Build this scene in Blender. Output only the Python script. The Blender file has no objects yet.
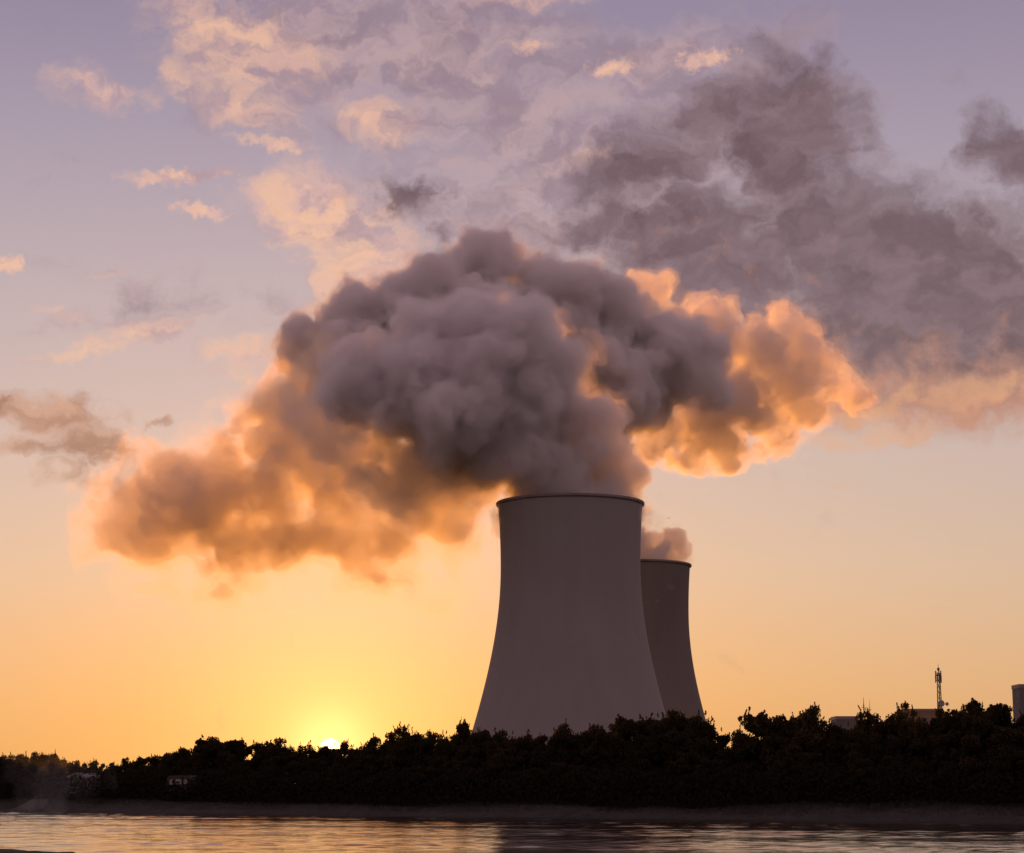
import bpy, bmesh, math, random
import numpy as np
import openvdb
from mathutils import Vector, Matrix

random.seed(7)
RNG = np.random.default_rng(11)
scene = bpy.context.scene
COL = scene.collection

# ------------------------------------------------------------------ camera
F = 2000.0
CX, CY = 512.0, 426.5
PITCH = math.atan((788.0 - CY) / F)
EYE = Vector((0.0, 0.0, 3.0))
cam_data = bpy.data.cameras.new("camera")
cam_data.sensor_width = 36.0
cam_data.lens = F / 1024.0 * 36.0
cam_data.clip_start = 0.2
cam_data.clip_end = 30000.0
cam = bpy.data.objects.new("camera", cam_data)
COL.objects.link(cam)
cam.location = EYE
cam.rotation_euler = (math.pi / 2 + PITCH, 0.0, 0.0)
scene.camera = cam
FWD = Vector((0, math.cos(PITCH), math.sin(PITCH)))
UP = Vector((0, -math.sin(PITCH), math.cos(PITCH)))
RIGHT = Vector((1, 0, 0))


def ray(px, py):
    return (RIGHT * ((px - CX) / F) + UP * ((CY - py) / F) + FWD)


def at(px, py, y):
    """The point of the place seen in that direction, y metres north of the photographer."""
    d = ray(px, py)
    return EYE + d * (y / d.y)


def azel(px, py):
    d = ray(px, py).normalized()
    return math.degrees(math.atan2(d.x, d.y)), math.degrees(math.asin(d.z))


SUN_AZ, SUN_EL = azel(330, 748.5)

# ------------------------------------------------------------------ render settings
scene.render.engine = "CYCLES"
cy = scene.cycles
cy.max_bounces = 12
cy.diffuse_bounces = 2
cy.glossy_bounces = 2
cy.transmission_bounces = 2
cy.volume_bounces = 6
cy.transparent_max_bounces = 64
cy.sample_clamp_indirect = 6.0
cy.use_denoising = True
try:
    cy.denoiser = "OPENIMAGEDENOISE"
except Exception:
    pass
vs = scene.view_settings
scene.display_settings.display_device = "sRGB"
vs.view_transform = "Standard"
vs.look = "None"
vs.exposure = 0.1
vs.gamma = 1.0
vs.use_curve_mapping = False

# ------------------------------------------------------------------ helpers


def lin(r, g, b):
    def f(c):
        c /= 255.0
        return c / 12.92 if c <= 0.04045 else ((c + 0.055) / 1.055) ** 2.4
    return (f(r), f(g), f(b))


def tag(o, label=None, cat=None, group=None, kind=None):
    if label:
        o["label"] = label
    if cat:
        o["category"] = cat
    if group:
        o["group"] = group
    if kind:
        o["kind"] = kind
    return o


def empty(name, loc, rz=0.0):
    o = bpy.data.objects.new(name, None)
    COL.objects.link(o)
    o.location = loc
    o.rotation_euler = (0, 0, rz)
    return o


def link_mesh(name, me, mat=None, parent=None):
    o = bpy.data.objects.new(name, me)
    COL.objects.link(o)
    if mat:
        me.materials.append(mat)
    if parent:
        o.parent = parent
    return o


def mesh_np(name, verts, faces, smooth=True):
    me = bpy.data.meshes.new(name)
    faces = np.asarray(faces, dtype=np.int32)
    verts = np.asarray(verts, dtype=np.float32)
    n, k = faces.shape
    me.vertices.add(len(verts))
    me.vertices.foreach_set("co", verts.ravel())
    me.loops.add(n * k)
    me.loops.foreach_set("vertex_index", faces.ravel())
    me.polygons.add(n)
    me.polygons.foreach_set("loop_start", np.arange(0, n * k, k, dtype=np.int32))
    me.polygons.foreach_set("use_smooth", np.full(n, smooth, dtype=bool))
    me.update(calc_edges=True)
    me.validate()
    return me


class MB:
    """Collects boxes, bars and quads, then becomes one mesh."""

    def __init__(self):
        self.bm = bmesh.new()

    def box(self, c, s, rz=0.0):
        m = Matrix.Translation(c) @ Matrix.Rotation(rz, 4, "Z") @ Matrix.Diagonal((s[0], s[1], s[2], 1))
        bmesh.ops.create_cube(self.bm, size=1.0, matrix=m)
        return self

    def bar(self, a, b, r, r2=None, n=8):
        a, b = Vector(a), Vector(b)
        d = b - a
        m = Matrix.Translation((a + b) / 2) @ d.to_track_quat("Z", "Y").to_matrix().to_4x4()
        bmesh.ops.create_cone(self.bm, cap_ends=True, segments=n, radius1=r, radius2=r if r2 is None else r2,
                              depth=d.length, matrix=m)
        return self

    def prism(self, pts, y0, y1):
        """Polygon in the x-z plane pulled from y0 to y1."""
        a = [self.bm.verts.new((p[0], y0, p[1])) for p in pts]
        b = [self.bm.verts.new((p[0], y1, p[1])) for p in pts]
        self.bm.faces.new(a)
        self.bm.faces.new(b[::-1])
        for i in range(len(pts)):
            j = (i + 1) % len(pts)
            self.bm.faces.new((a[j], a[i], b[i], b[j]))
        bmesh.ops.recalc_face_normals(self.bm, faces=self.bm.faces[:])
        return self

    def build(self, name, mat, parent=None):
        me = bpy.data.meshes.new(name)
        self.bm.to_mesh(me)
        self.bm.free()
        return link_mesh(name, me, mat, parent)


class NT:
    """Thin wrapper for writing node trees."""

    def __init__(self, tree):
        self.t = tree
        tree.nodes.clear()

    def n(self, kind, **kw):
        x = self.t.nodes.new(kind)
        for k, v in kw.items():
            setattr(x, k, v)
        return x

    def put(self, sock, v):
        if hasattr(v, "is_output") or hasattr(v, "links"):
            self.t.links.new(v, sock)
        else:
            sock.default_value = v

    def math(self, op, a, b=None, c=None, clamp=False):
        x = self.n("ShaderNodeMath", operation=op, use_clamp=clamp)
        for i, v in enumerate((a, b, c)):
            if v is not None:
                self.put(x.inputs[i], v)
        return x.outputs[0]

    def mix(self, f, a, b, blend="MIX"):
        x = self.n("ShaderNodeMix", data_type="RGBA", blend_type=blend)
        self.put(x.inputs[0], f)
        for i, v in ((6, a), (7, b)):
            if isinstance(v, tuple) and len(v) == 3:
                v = (*v, 1.0)
            self.put(x.inputs[i], v)
        return x.outputs[2]

    def smooth(self, v, a, b, lo=0.0, hi=1.0):
        x = self.n("ShaderNodeMapRange", interpolation_type="SMOOTHSTEP")
        self.put(x.inputs[0], v)
        x.inputs[1].default_value, x.inputs[2].default_value = a, b
        x.inputs[3].default_value, x.inputs[4].default_value = lo, hi
        return x.outputs[0]

    def noise(self, vec, scale, detail=4.0, rough=0.55, dist=0.0, lac=2.0):
        x = self.n("ShaderNodeTexNoise", noise_dimensions="3D")
        if vec is not None:
            self.put(x.inputs["Vector"], vec)
        x.inputs["Scale"].default_value = scale
        x.inputs["Detail"].default_value = detail
        x.inputs["Roughness"].default_value = rough
        x.inputs["Lacunarity"].default_value = lac
        x.inputs["Distortion"].default_value = dist
        return x

    def ramp(self, f, stops, interp="LINEAR"):
        x = self.n("ShaderNodeValToRGB")
        x.color_ramp.interpolation = interp
        e = x.color_ramp.elements
        while len(e) > 1:
            e.remove(e[-1])
        e[0].position, e[0].color = stops[0][0], (*stops[0][1], 1)
        for p, c in stops[1:]:
            k = e.new(p)
            k.color = (*c, 1)
        self.put(x.inputs[0], f)
        return x.outputs[0]


def principled(name, color, rough=0.8, **kw):
    m = bpy.data.materials.new(name)
    m.use_nodes = True
    t = NT(m.node_tree)
    b = t.n("ShaderNodeBsdfPrincipled")
    o = t.n("ShaderNodeOutputMaterial")
    m.node_tree.links.new(b.outputs[0], o.inputs[0])
    b.inputs["Base Color"].default_value = (*color, 1)
    b.inputs["Roughness"].default_value = rough
    for k, v in kw.items():
        b.inputs[k].default_value = v
    return m, t, b


def mottled(name, c1, c2, scale, rough=0.85, detail=5.0, stretch=(1, 1, 1), bump=0.0, bump_scale=None):
    """Two-tone weathered material."""
    m, t, b = principled(name, c1, rough)
    if rough >= 0.85:
        b.inputs["Specular IOR Level"].default_value = 0.08
    tc = t.n("ShaderNodeTexCoord")
    mp = t.n("ShaderNodeMapping")
    mp.inputs["Scale"].default_value = stretch
    t.put(mp.inputs[0], tc.outputs["Object"])
    nz = t.noise(mp.outputs[0], scale, detail, 0.6)
    t.put(b.inputs["Base Color"], t.mix(t.smooth(nz.outputs[0], 0.3, 0.7), c1, c2))
    if bump:
        bp = t.n("ShaderNodeBump")
        bp.inputs["Strength"].default_value = bump
        nb = t.noise(mp.outputs[0], bump_scale or scale * 4, 4, 0.6)
        t.put(bp.inputs["Height"], nb.outputs[0])
        t.put(b.inputs["Normal"], bp.outputs[0])
    return m


# ------------------------------------------------------------------ the sky
world = bpy.data.worlds.new("World")
scene.world = world
world.use_nodes = True
W = NT(world.node_tree)
wout = W.n("ShaderNodeOutputWorld")
bg = W.n("ShaderNodeBackground")
bg.inputs["Strength"].default_value = 0.1
world.node_tree.links.new(bg.outputs[0], wout.inputs[0])
world.cycles.sampling_method = "MANUAL"
world.cycles.sample_map_resolution = 1024

sky = W.n("ShaderNodeTexSky", sky_type="NISHITA")
sky.sun_disc = False
sky.sun_elevation = math.radians(SUN_EL)
sky.sun_rotation = math.radians(SUN_AZ)
sky.air_density = 1.3
sky.dust_density = 3.0
sky.ozone_density = 2.0

tc = W.n("ShaderNodeTexCoord")
DIR = tc.outputs["Generated"]
sep = W.n("ShaderNodeSeparateXYZ")
W.put(sep.inputs[0], DIR)
dx, dy, dz = sep.outputs
AZ = W.math("MULTIPLY", W.math("ARCTAN2", dx, dy), 180 / math.pi)          # degrees east of north
EL = W.math("MULTIPLY", W.math("ARCSINE", dz), 180 / math.pi)

# clear twilight sky: colour by height, then brighter and yellower towards the sun
stops = [(-90, (70, 58, 56)), (-2, (232, 166, 96)), (1.0, (238, 182, 120)), (3.0, (238, 194, 146)), (6.0, (232, 203, 176)),
         (9.5, (220, 198, 188)), (13.5, (204, 188, 192)), (18.0, (180, 168, 186)), (22.0, (154, 144, 172)),
         (40.0, (150, 140, 165)), (90, (150, 138, 160))]
base = W.ramp(W.math("DIVIDE", W.math("ADD", EL, 90.0), 180.0), [((e + 90) / 180, lin(*c)) for e, c in stops])
sd = Vector((math.sin(math.radians(SUN_AZ)) * math.cos(math.radians(SUN_EL)),
             math.cos(math.radians(SUN_AZ)) * math.cos(math.radians(SUN_EL)), math.sin(math.radians(SUN_EL))))
dot = W.n("ShaderNodeVectorMath", operation="DOT_PRODUCT")
W.put(dot.inputs[0], DIR)
dot.inputs[1].default_value = sd
ANG = W.math("MULTIPLY", W.math("ARCCOSINE", W.math("MINIMUM", dot.outputs["Value"], 1.0)), 180 / math.pi)


def gauss(v, s):
    return W.math("EXPONENT", W.math("MULTIPLY", W.math("MULTIPLY", v, v), -1.0 / (2 * s * s)))


g_wide = W.math("EXPONENT", W.math("MULTIPLY", ANG, -1 / 5.5))
g_mid = gauss(ANG, 2.6)
g_near = gauss(ANG, 0.75)
sun_disc = W.smooth(ANG, 0.30, 0.24)
# sky away from the sun: dull pink, brightened to light towers and steam
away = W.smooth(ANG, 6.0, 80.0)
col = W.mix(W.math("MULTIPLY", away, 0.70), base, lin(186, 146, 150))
# mild falloff to the right of the picture, where the low sky is greyer
nis = W.mix(1.0, sky.outputs[0], (0.10, 0.10, 0.10), "MULTIPLY")
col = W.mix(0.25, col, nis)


def add(c, f, rgb):
    return W.mix(f, c, rgb, "ADD")


g_low = W.math("MULTIPLY", W.math("EXPONENT", W.math("MULTIPLY", ANG, -1 / 10.0)), W.smooth(EL, 9.0, 0.0))
col = W.mix(W.math("MULTIPLY", g_low, 0.75), col, lin(252, 176, 78))
col = add(col, g_wide, (0.42, 0.17, 0.03))
col = add(col, g_mid, (0.26, 0.165, 0.06))
col = add(col, g_near, (0.42, 0.31, 0.13))

# ---- high clouds, far off: soft patches placed by compass bearing and height above the horizon
comb = W.n("ShaderNodeCombineXYZ")
W.put(comb.inputs[0], AZ)
W.put(comb.inputs[1], EL)
# wind-drawn: coordinates sheared and stretched sideways
mp1 = W.n("ShaderNodeMapping")
mp1.inputs["Scale"].default_value = (0.75, 1.0, 1.0)
mp1.inputs["Rotation"].default_value = (0, 0, math.radians(-12))
W.put(mp1.inputs[0], comb.outputs[0])
def vm(op, a, b):
    x = W.n("ShaderNodeVectorMath", operation=op)
    W.put(x.inputs[0], a)
    W.put(x.inputs[1], b)
    return x.outputs[0]


# the wind frays the patches: their outlines are stirred at two scales
wob = W.noise(comb.outputs[0], 0.30, 4, 0.55)
wob2 = W.noise(comb.outputs[0], 1.1, 5, 0.6)
FRAY = vm("ADD", comb.outputs[0], vm("ADD", vm("MULTIPLY", vm("SUBTRACT", wob.outputs["Color"], (0.5, 0.5, 0.5)), (4.6, 2.2, 0.0)),
                                     vm("MULTIPLY", vm("SUBTRACT", wob2.outputs["Color"], (0.5, 0.5, 0.5)), (2.0, 1.2, 0.0))))


SH = W.n("ShaderNodeMapping")
SH.inputs["Scale"].default_value = (0.55, 1.0, 1.0)
SH.inputs["Rotation"].default_value = (0, 0, math.radians(-14))
W.put(SH.inputs[0], FRAY)
nA = W.noise(SH.outputs[0], 0.55, 10, 0.60, 0.0)
nB = W.noise(SH.outputs[0], 1.0, 7, 0.55, 0.0)
wob3 = W.noise(comb.outputs[0], 2.2, 5, 0.62)
FRAY2 = vm("ADD", comb.outputs[0], vm("MULTIPLY", vm("SUBTRACT", wob3.outputs["Color"], (0.5, 0.5, 0.5)), (2.4, 0.9, 0.0)))


def patches(spec, fray=True):
    """Union of soft ellipses: (px, py, rx, ry, tilt, weight) -> field about 1 inside, 0 outside."""
    tot = None
    for (px, py, rx, ry, tilt, wt) in spec:
        a, e = azel(px, py)
        m = W.n("ShaderNodeMapping", vector_type="TEXTURE")
        m.inputs["Location"].default_value = (a, e, 0)
        m.inputs["Rotation"].default_value = (0, 0, math.radians(tilt))
        k = 180 / math.pi / F
        m.inputs["Scale"].default_value = (rx * k, ry * k, 1)
        W.put(m.inputs[0], FRAY if fray else FRAY2)
        L = W.n("ShaderNodeVectorMath", operation="LENGTH")
        W.put(L.inputs[0], m.outputs[0])
        v = W.smooth(L.outputs["Value"], 1.5, 0.0, 0.0, wt)
        tot = v if tot is None else W.math("MAXIMUM", tot, v)
    return tot


def cover(mask, noise, thr, soft, gain=1.0):
    f = W.math("ADD", mask, W.math("MULTIPLY", W.math("SUBTRACT", noise, 0.5), gain))
    return W.smooth(f, thr, thr + soft)


pink = lin(226, 180, 164)
peach = lin(242, 190, 154)
mauve = lin(128, 106, 112)
dusk = lin(102, 80, 85)
brown = lin(150, 112, 96)

# wide thin veil across the top
veil = patches([(450, 60, 200, 130, 0, 1.0), (600, 200, 200, 90, 20, .9), (650, 60, 160, 60, 15, .8), (300, 20, 180, 60, 0, .9), (180, 300, 200, 60, 5, .5), (420, 40, 260, 90, -5, .8), (560, 150, 260, 130, 10, .9), (760, 120, 120, 150, 0, .8), (300, 80, 200, 80, 0, .8),
                (420, 130, 110, 60, -10, .8)])
c_veil = cover(veil, nA.outputs[0], 0.15, 0.9, 1.7)
col = W.mix(W.math("MULTIPLY", c_veil, 0.85), col, W.mix(W.smooth(nB.outputs[0], 0.36, 0.64), lin(148, 124, 134), lin(186, 157, 158)))

# sun-touched puffs, upper left
lit = patches([(95, 92, 75, 26, 0, .85), (240, 55, 110, 66, -12, 1.0), (190, 85, 70, 28, 0, .8), (250, 118, 66, 26, -10, .95),
               (385, 125, 70, 34, -10, .85), (325, 215, 105, 62, -12, 1.15), (350, 262, 85, 50, -15, 1.15), (320, 182, 70, 24, 0, .9), (545, 5, 70, 14, 0, .8),
               (150, 333, 70, 19, 8, .95), (90, 350, 70, 15, 6, .8), (230, 352, 80, 18, 0, .8), (210, 372, 60, 12, 0, .6)])
specks = patches([(275, 143, 60, 11, -5, .95), (190, 175, 78, 10, 5, 1.1), (198, 211, 38, 8, -6, 1.05), (115, 273, 34, 7, 8, .85), (703, 60, 34, 13, 10, 1.15), (612, 70, 30, 12, 0, .85),
                  (523, 46, 26, 10, 0, .85), (5, 263, 22, 10, 0, .95), (50, 312, 60, 8, 0, .8), (600, 150, 60, 12, 20, .5)], False)
lit = W.math("MAXIMUM", lit, specks)
c_lit = cover(lit, nA.outputs[0], 0.28, 0.85, 1.6)
lit_col = W.mix(W.smooth(nB.outputs[0], 0.40, 0.62), W.mix(W.smooth(nA.outputs[0], 0.58, 0.42), pink, lin(178, 146, 150)), peach)
col = W.mix(W.math("MULTIPLY", c_lit, 0.8), col, lit_col)

# dull mauve bank on the right and grey scraps
bank = patches([(650, 175, 120, 40, 22, .85), (600, 215, 80, 36, 15, .8), (700, 220, 150, 55, 8, .95), (790, 130, 75, 110, 0, 1.0), (720, 110, 110, 40, 22, .85), (850, 230, 130, 70, 0, 1.0),
                (930, 270, 160, 90, -6, 1.15), (860, 330, 170, 70, -10, 1.1), (1010, 320, 130, 90, 0, 1.1), (1010, 150, 40, 50, 0, .85), (630, 225, 70, 45, 0, .85), (960, 380, 150, 55, 0, 1.1), (830, 380, 120, 50, 0, 1.0), (740, 270, 120, 50, 10, 1.0), (880, 280, 150, 90, 0, 1.2), (670, 240, 90, 50, 10, .9),
                (1130, 280, 160, 120, 0, 1.1), (405, 195, 45, 24, -25, .8), (440, 240, 26, 16, 0, .6), (760, 300, 120, 50, 0, .9)])
c_bank = cover(bank, nA.outputs[0], 0.12, 0.72, 1.3)
under = W.smooth(W.math("ADD", EL, W.math("MULTIPLY", W.math("SUBTRACT", wob2.outputs[0], 0.5), 5.0)), 13.0, 9.8)                                            # its lower fringe catches the warm light
bank_col = W.mix(under, W.mix(W.smooth(nB.outputs[0], 0.3, 0.7), dusk, mauve), lin(190, 136, 112))
col = W.mix(W.math("MULTIPLY", c_bank, 0.9), col, bank_col)

low = patches([(880, 405, 110, 18, 8, 1.0), (900, 425, 90, 22, 6, .95), (830, 440, 60, 20, 0, .8), (980, 395, 60, 18, 10, .9), (850, 490, 60, 7, 3, .7), (930, 465, 60, 10, 0, .5)])
c_low = cover(low, nA.outputs[0], 0.32, 0.8, 1.6)
col = W.mix(W.math("MULTIPLY", c_low, 0.7), col, lin(224, 168, 128))

# brownish scraps at the left edge
left = patches([(100, 455, 70, 20, -20, .9), (150, 480, 60, 18, -10, .8), (40, 440, 60, 14, 0, .8), (65, 412, 55, 28, -10, 1.0), (20, 405, 50, 18, 0, .95), (80, 440, 60, 30, 0, .8), (160, 435, 36, 12, 5, .9), (60, 470, 70, 22, 0, .65), (110, 480, 60, 16, 0, .75)])
c_left = cover(left, nA.outputs[0], 0.30, 0.7, 1.7)
col = W.mix(W.math("MULTIPLY", c_left, 0.88), col, W.mix(W.smooth(nB.outputs[0], .35, .65), lin(164, 118, 94), lin(206, 158, 132)))

col = add(col, sun_disc, (4.0, 2.9, 1.3))
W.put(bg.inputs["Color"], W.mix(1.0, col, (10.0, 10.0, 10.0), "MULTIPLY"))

sun_data = bpy.data.lights.new("sun", "SUN")
sun_data.energy = 4.0
sun_data.angle = math.radians(0.53)
sun_data.color = (1.0, 0.33, 0.03)
sun = bpy.data.objects.new("sun", sun_data)
COL.objects.link(sun)
sun.rotation_euler = (-sd).to_track_quat("-Z", "Y").to_euler()

# ------------------------------------------------------------------ steam: fields on a voxel grid, turned into billowing closed skins
def spline_matrix(n_out, n_cells, offset):
    """Cubic B-spline interpolation of a random lattice along one axis."""
    x = (np.arange(n_out) + 0.5) * (n_cells / n_out) + offset
    i = np.floor(x).astype(int)
    f = (x - i).astype(np.float32)
    w = [(1 - f) ** 3 / 6, (3 * f ** 3 - 6 * f ** 2 + 4) / 6, (-3 * f ** 3 + 3 * f ** 2 + 3 * f + 1) / 6, f ** 3 / 6]
    m = np.zeros((n_out, n_cells + 5), np.float32)
    for k in range(4):
        m[np.arange(n_out), i + k] += w[k]
    return m


def lattice_noise(shape, cell, rng):
    """Smooth noise of about unit spread, features `cell` voxels wide (cell may differ per axis)."""
    if np.isscalar(cell):
        cell = (cell,) * 3
    nc = [max(1, int(math.ceil(s / c))) for s, c in zip(shape, cell)]
    lat = rng.normal(size=[n + 5 for n in nc]).astype(np.float32)
    out = lat
    for ax in range(3):
        m = spline_matrix(shape[ax], nc[ax], rng.random())
        out = np.moveaxis(np.tensordot(m, out, axes=(1, ax)), 0, ax)
    return out * 2.0


def fbm(shape, cell, octaves, gain, rng, billow=False):
    tot = np.zeros(shape, np.float32)
    amp = 1.0
    for _ in range(octaves):
        if max(np.atleast_1d(cell)) < 1.6:
            break
        n = lattice_noise(shape, cell, rng)
        tot += amp * ((np.abs(n) - 0.6) * 1.3 if billow else n)
        amp *= gain
        cell = cell / 2.03 if np.isscalar(cell) else tuple(c / 2.03 for c in cell)
    return tot


def grow(blobs, levels, rng, ratio=0.42, n=11, up=0.35, spread=1.0):
    """Cauliflower growth: each ball buds smaller balls on its surface, which bud again."""
    out = list(blobs)
    cur = list(blobs)
    for _ in range(levels):
        nxt = []
        for x, y, z, r, q in cur:
            for _k in range(n):
                v = rng.normal(size=3)
                v[2] += up
                v /= np.linalg.norm(v)
                rr = r * ratio * rng.uniform(0.7, 1.25)
                d = r * spread * rng.uniform(0.78, 0.98)
                nxt.append((x + v[0] * d, y + v[1] * d, z + v[2] * d * q, rr, q))
        out += nxt
        cur = nxt
    return out


def steam_field(blobs, vox, pad, k=2.0):
    """Smooth union of balls (x, y, z, r, squash) as a field that is positive inside (metres)."""
    b = np.array(blobs, np.float32)
    lo = (b[:, :3] - b[:, 3:4]).min(0) - pad
    hi = (b[:, :3] + b[:, 3:4]).max(0) + pad
    shape = [int(math.ceil((h - l) / vox)) for l, h in zip(lo, hi)]
    axes = [(lo[a] + (np.arange(shape[a]) + 0.5) * vox).astype(np.float32) for a in range(3)]
    acc = np.full(shape, -pad, np.float32)
    for x, y, z, r, q in b:
        e = min(pad, r * 0.8 + 4.0)
        sl = []
        for a, c, rr in ((0, x, r + e), (1, y, r + e), (2, z, (r + e) * q)):
            i0 = max(0, int((c - rr - lo[a]) / vox))
            i1 = min(shape[a], int((c + rr - lo[a]) / vox) + 1)
            sl.append(slice(i0, i1))
        X = (axes[0][sl[0]] - x)[:, None, None] ** 2
        Y = (axes[1][sl[1]] - y)[None, :, None] ** 2
        Z = ((axes[2][sl[2]] - z) / q)[None, None, :] ** 2
        v = r - np.sqrt(X + Y + Z)
        cur = acc[tuple(sl)]
        h = np.maximum(k - np.abs(cur - v), 0.0) / k
        acc[tuple(sl)] = np.maximum(cur, v) + h * h * k * 0.25
    return acc, lo, shape


def stirred(f, vox, amount, cell, rng):
    """Pull the field about by a slow noise (swirls)."""
    sh = f.shape
    idx = np.meshgrid(*[np.arange(s, dtype=np.float32) for s in sh], indexing="ij", sparse=True)
    c = []
    for a in range(3):
        w = fbm(sh, cell / vox, 3, 0.5, rng) * (amount / vox)
        c.append(np.clip(np.rint(idx[a] + w + rng.uniform(-0.5, 0.5)), 0, sh[a] - 1).astype(np.int32))
    return f[c[0], c[1], c[2]]


def skin(field, level, lo, vox, name, mat, parent, origin, adapt=0.0):
    """Closed surface where the field crosses a level."""
    g = openvdb.FloatGrid(-50.0)
    f = field.copy()
    f[0], f[-1] = -50, -50
    f[:, 0], f[:, -1] = -50, -50
    f[:, :, 0], f[:, :, -1] = -50, -50
    g.copyFromArray(-f + level, tolerance=0.0) if False else g.copyFromArray(f)
    pts, tris, quads = g.convertToPolygons(isovalue=level, adaptivity=adapt)
    pts = np.asarray(pts, np.float32) * vox + (np.asarray(lo, np.float32) + vox * 0.5) - np.asarray(origin, np.float32)
    quads = np.asarray(quads)
    me = mesh_np(name, pts, quads[:, ::-1])
    o = link_mesh(name, me, mat, parent)
    return o


def vapour(name, density, color, aniso, surf=None):
    """Even steam filling its skin."""
    m = bpy.data.materials.new(name)
    m.use_nodes = True
    t = NT(m.node_tree)
    out = t.n("ShaderNodeOutputMaterial")
    v = t.n("ShaderNodeVolumePrincipled")
    v.inputs["Color"].default_value = (*color, 1)
    v.inputs["Density"].default_value = density
    v.inputs["Anisotropy"].default_value = aniso
    m.node_tree.links.new(v.outputs[0], out.inputs["Volume"])
    if surf is not None:
        # almost clear scattering layer, added so the steam volume also has a surface
        tr = t.n("ShaderNodeBsdfTransparent")
        tr.inputs[0].default_value = (1, 1, 1, 1)
        df = t.n("ShaderNodeBsdfDiffuse")
        df.inputs[0].default_value = (*color, 1)
        mx = t.n("ShaderNodeMixShader")
        mx.inputs[0].default_value = surf
        m.node_tree.links.new(tr.outputs[0], mx.inputs[1])
        m.node_tree.links.new(df.outputs[0], mx.inputs[2])
        m.node_tree.links.new(mx.outputs[0], out.inputs["Surface"])
    m.cycles.homogeneous_volume = True
    return m


# ------------------------------------------------------------------ land and water
# waterline of the far bank: seen at y 811 on the left of the picture and y 822 on the right
BL = at(0, 811, 260.9)
BR = at(1024, 822, 176.5)
EYE_Z = EYE.z


def ground_hit(px, py, z=0.0):
    d = ray(px, py)
    return EYE + d * ((z - EYE_Z) / d.z)


BL, BR = ground_hit(0, 811), ground_hit(1024, 822)
bdir = (BR - BL)
bdir.z = 0
bdir.normalize()
bnorm = Vector((-bdir.y, bdir.x, 0))                     # inland
if bnorm.y < 0:
    bnorm = -bnorm


def bank(t, off, z=0.0):
    """Point t metres along the far waterline from its left end, off metres inland."""
    p = BL + bdir * t + bnorm * off
    return Vector((p.x, p.y, z))


def wob1(t, seed, amp, wl):
    r_ = random.Random(seed)
    s = 0
    for k in range(4):
        s += amp / (k + 1) * math.sin(t * 2 * math.pi / (wl / (k + 1) ** 1.2) + r_.uniform(0, 6.28))
    return s


m_ground = mottled("meadow_soil", (0.022, 0.019, 0.013), (0.038, 0.033, 0.02), 0.15, 0.95, 8.0)
m_bank = mottled("stony_bank", (0.016, 0.014, 0.012), (0.034, 0.029, 0.026), 0.9, 0.9, 8.0, bump=0.6)

# far land: one sheet from the waterline to the horizon
ts = list(np.concatenate([np.linspace(-6000, -120, 14), np.arange(-100, 301, 2.5), np.linspace(330, 6000, 14)]))
offs = [-9.0, -3.0, 0.0, 1.2, 2.4, 3.6, 5.0, 7.0, 12.0, 25.0, 60.0, 150.0, 400.0, 1000.0, 2500.0, 6000.0, 12000.0]
prof = [-2.5, -0.9, -0.05, 0.25, 0.6, 1.0, 1.5, 1.9, 2.1, 2.4, 2.6, 2.8, 3.0, 3.0, 3.0, 3.0, 3.0]
V, Fc = [], []
for i, t in enumerate(ts):
    for o, z in zip(offs, prof):
        w = wob1(t, 4, 0.35, 37.0) if -50 < o < 30 else 0.0
        rough = (RNG.normal() * 0.10 if 0.5 < o < 26 else 0.0)
        p = bank(t, o + w * (1 if o < 26 else 0), z + rough)
        V.append(p[:])
n = len(offs)
for i in range(len(ts) - 1):
    for j in range(n - 1):
        Fc.append((i * n + j, (i + 1) * n + j, (i + 1) * n + j + 1, i * n + j + 1))
far_land = link_mesh("far_ground", mesh_np("far_ground", V, Fc), m_ground)
tag(far_land, "dark flat ground behind the far riverbank", kind="structure")

# stone-pitched strip along the waterline
V, Fc = [], []
tt = np.arange(-60, 260, 0.5)
oo = [-2.0, -0.6, 0.1, 0.7, 1.3, 1.9, 2.6, 3.4]
zz = [-0.5, -0.16, 0.04, 0.22, 0.40, 0.58, 0.82, 1.02]
for t in tt:
    for o, z in zip(oo, zz):
        V.append(bank(t, o + wob1(t, 4, 0.35, 37.0) + RNG.normal() * 0.08, z + 0.06 + abs(RNG.normal()) * 0.12)[:])
n = len(oo)
Fc = [(i * n + j, (i + 1) * n + j, (i + 1) * n + j + 1, i * n + j + 1) for i in range(len(tt) - 1) for j in range(n - 1)]
o = link_mesh("stone_bank", mesh_np("stone_bank", V, Fc, smooth=False), m_bank)
tag(o, "strip of dark stones along the far waterline", kind="structure")

# the river: a real rippled surface, fine where the photograph looks at it
xs = np.concatenate([np.linspace(-7000, -110, 12), np.arange(-96, 96.1, 0.30), np.linspace(110, 7000, 12)])
ys = np.concatenate([np.linspace(-600, 60, 6), np.arange(74, 290.1, 0.24), np.linspace(310, 7000, 6)])
X, Y = np.meshgrid(xs, ys, indexing="ij")
Z = np.zeros_like(X)
for k in range(46):
    lam = 0.8 * (1.07 ** k) if k < 34 else RNG.uniform(1.2, 3.0)
    th = RNG.normal(0.2, 0.5) + math.pi / 2                 # crests lie mostly across the view
    kx, ky = math.cos(th) * 2 * math.pi / lam, math.sin(th) * 2 * math.pi / lam
    a = 0.0047 * lam ** 0.62
    ph = RNG.uniform(0, 6.28)
    # gusts: each train comes and goes over the river
    gx, gy = RNG.normal(0, 0.03, 2)
    Z += a * np.sin(kx * X + ky * Y + ph + 1.6 * np.sin(0.11 * X * RNG.uniform(.3, 1) + RNG.uniform(0, 6)) ) * (0.55 + 0.45 * np.sin(gx * X + gy * Y + ph * 3))
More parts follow.
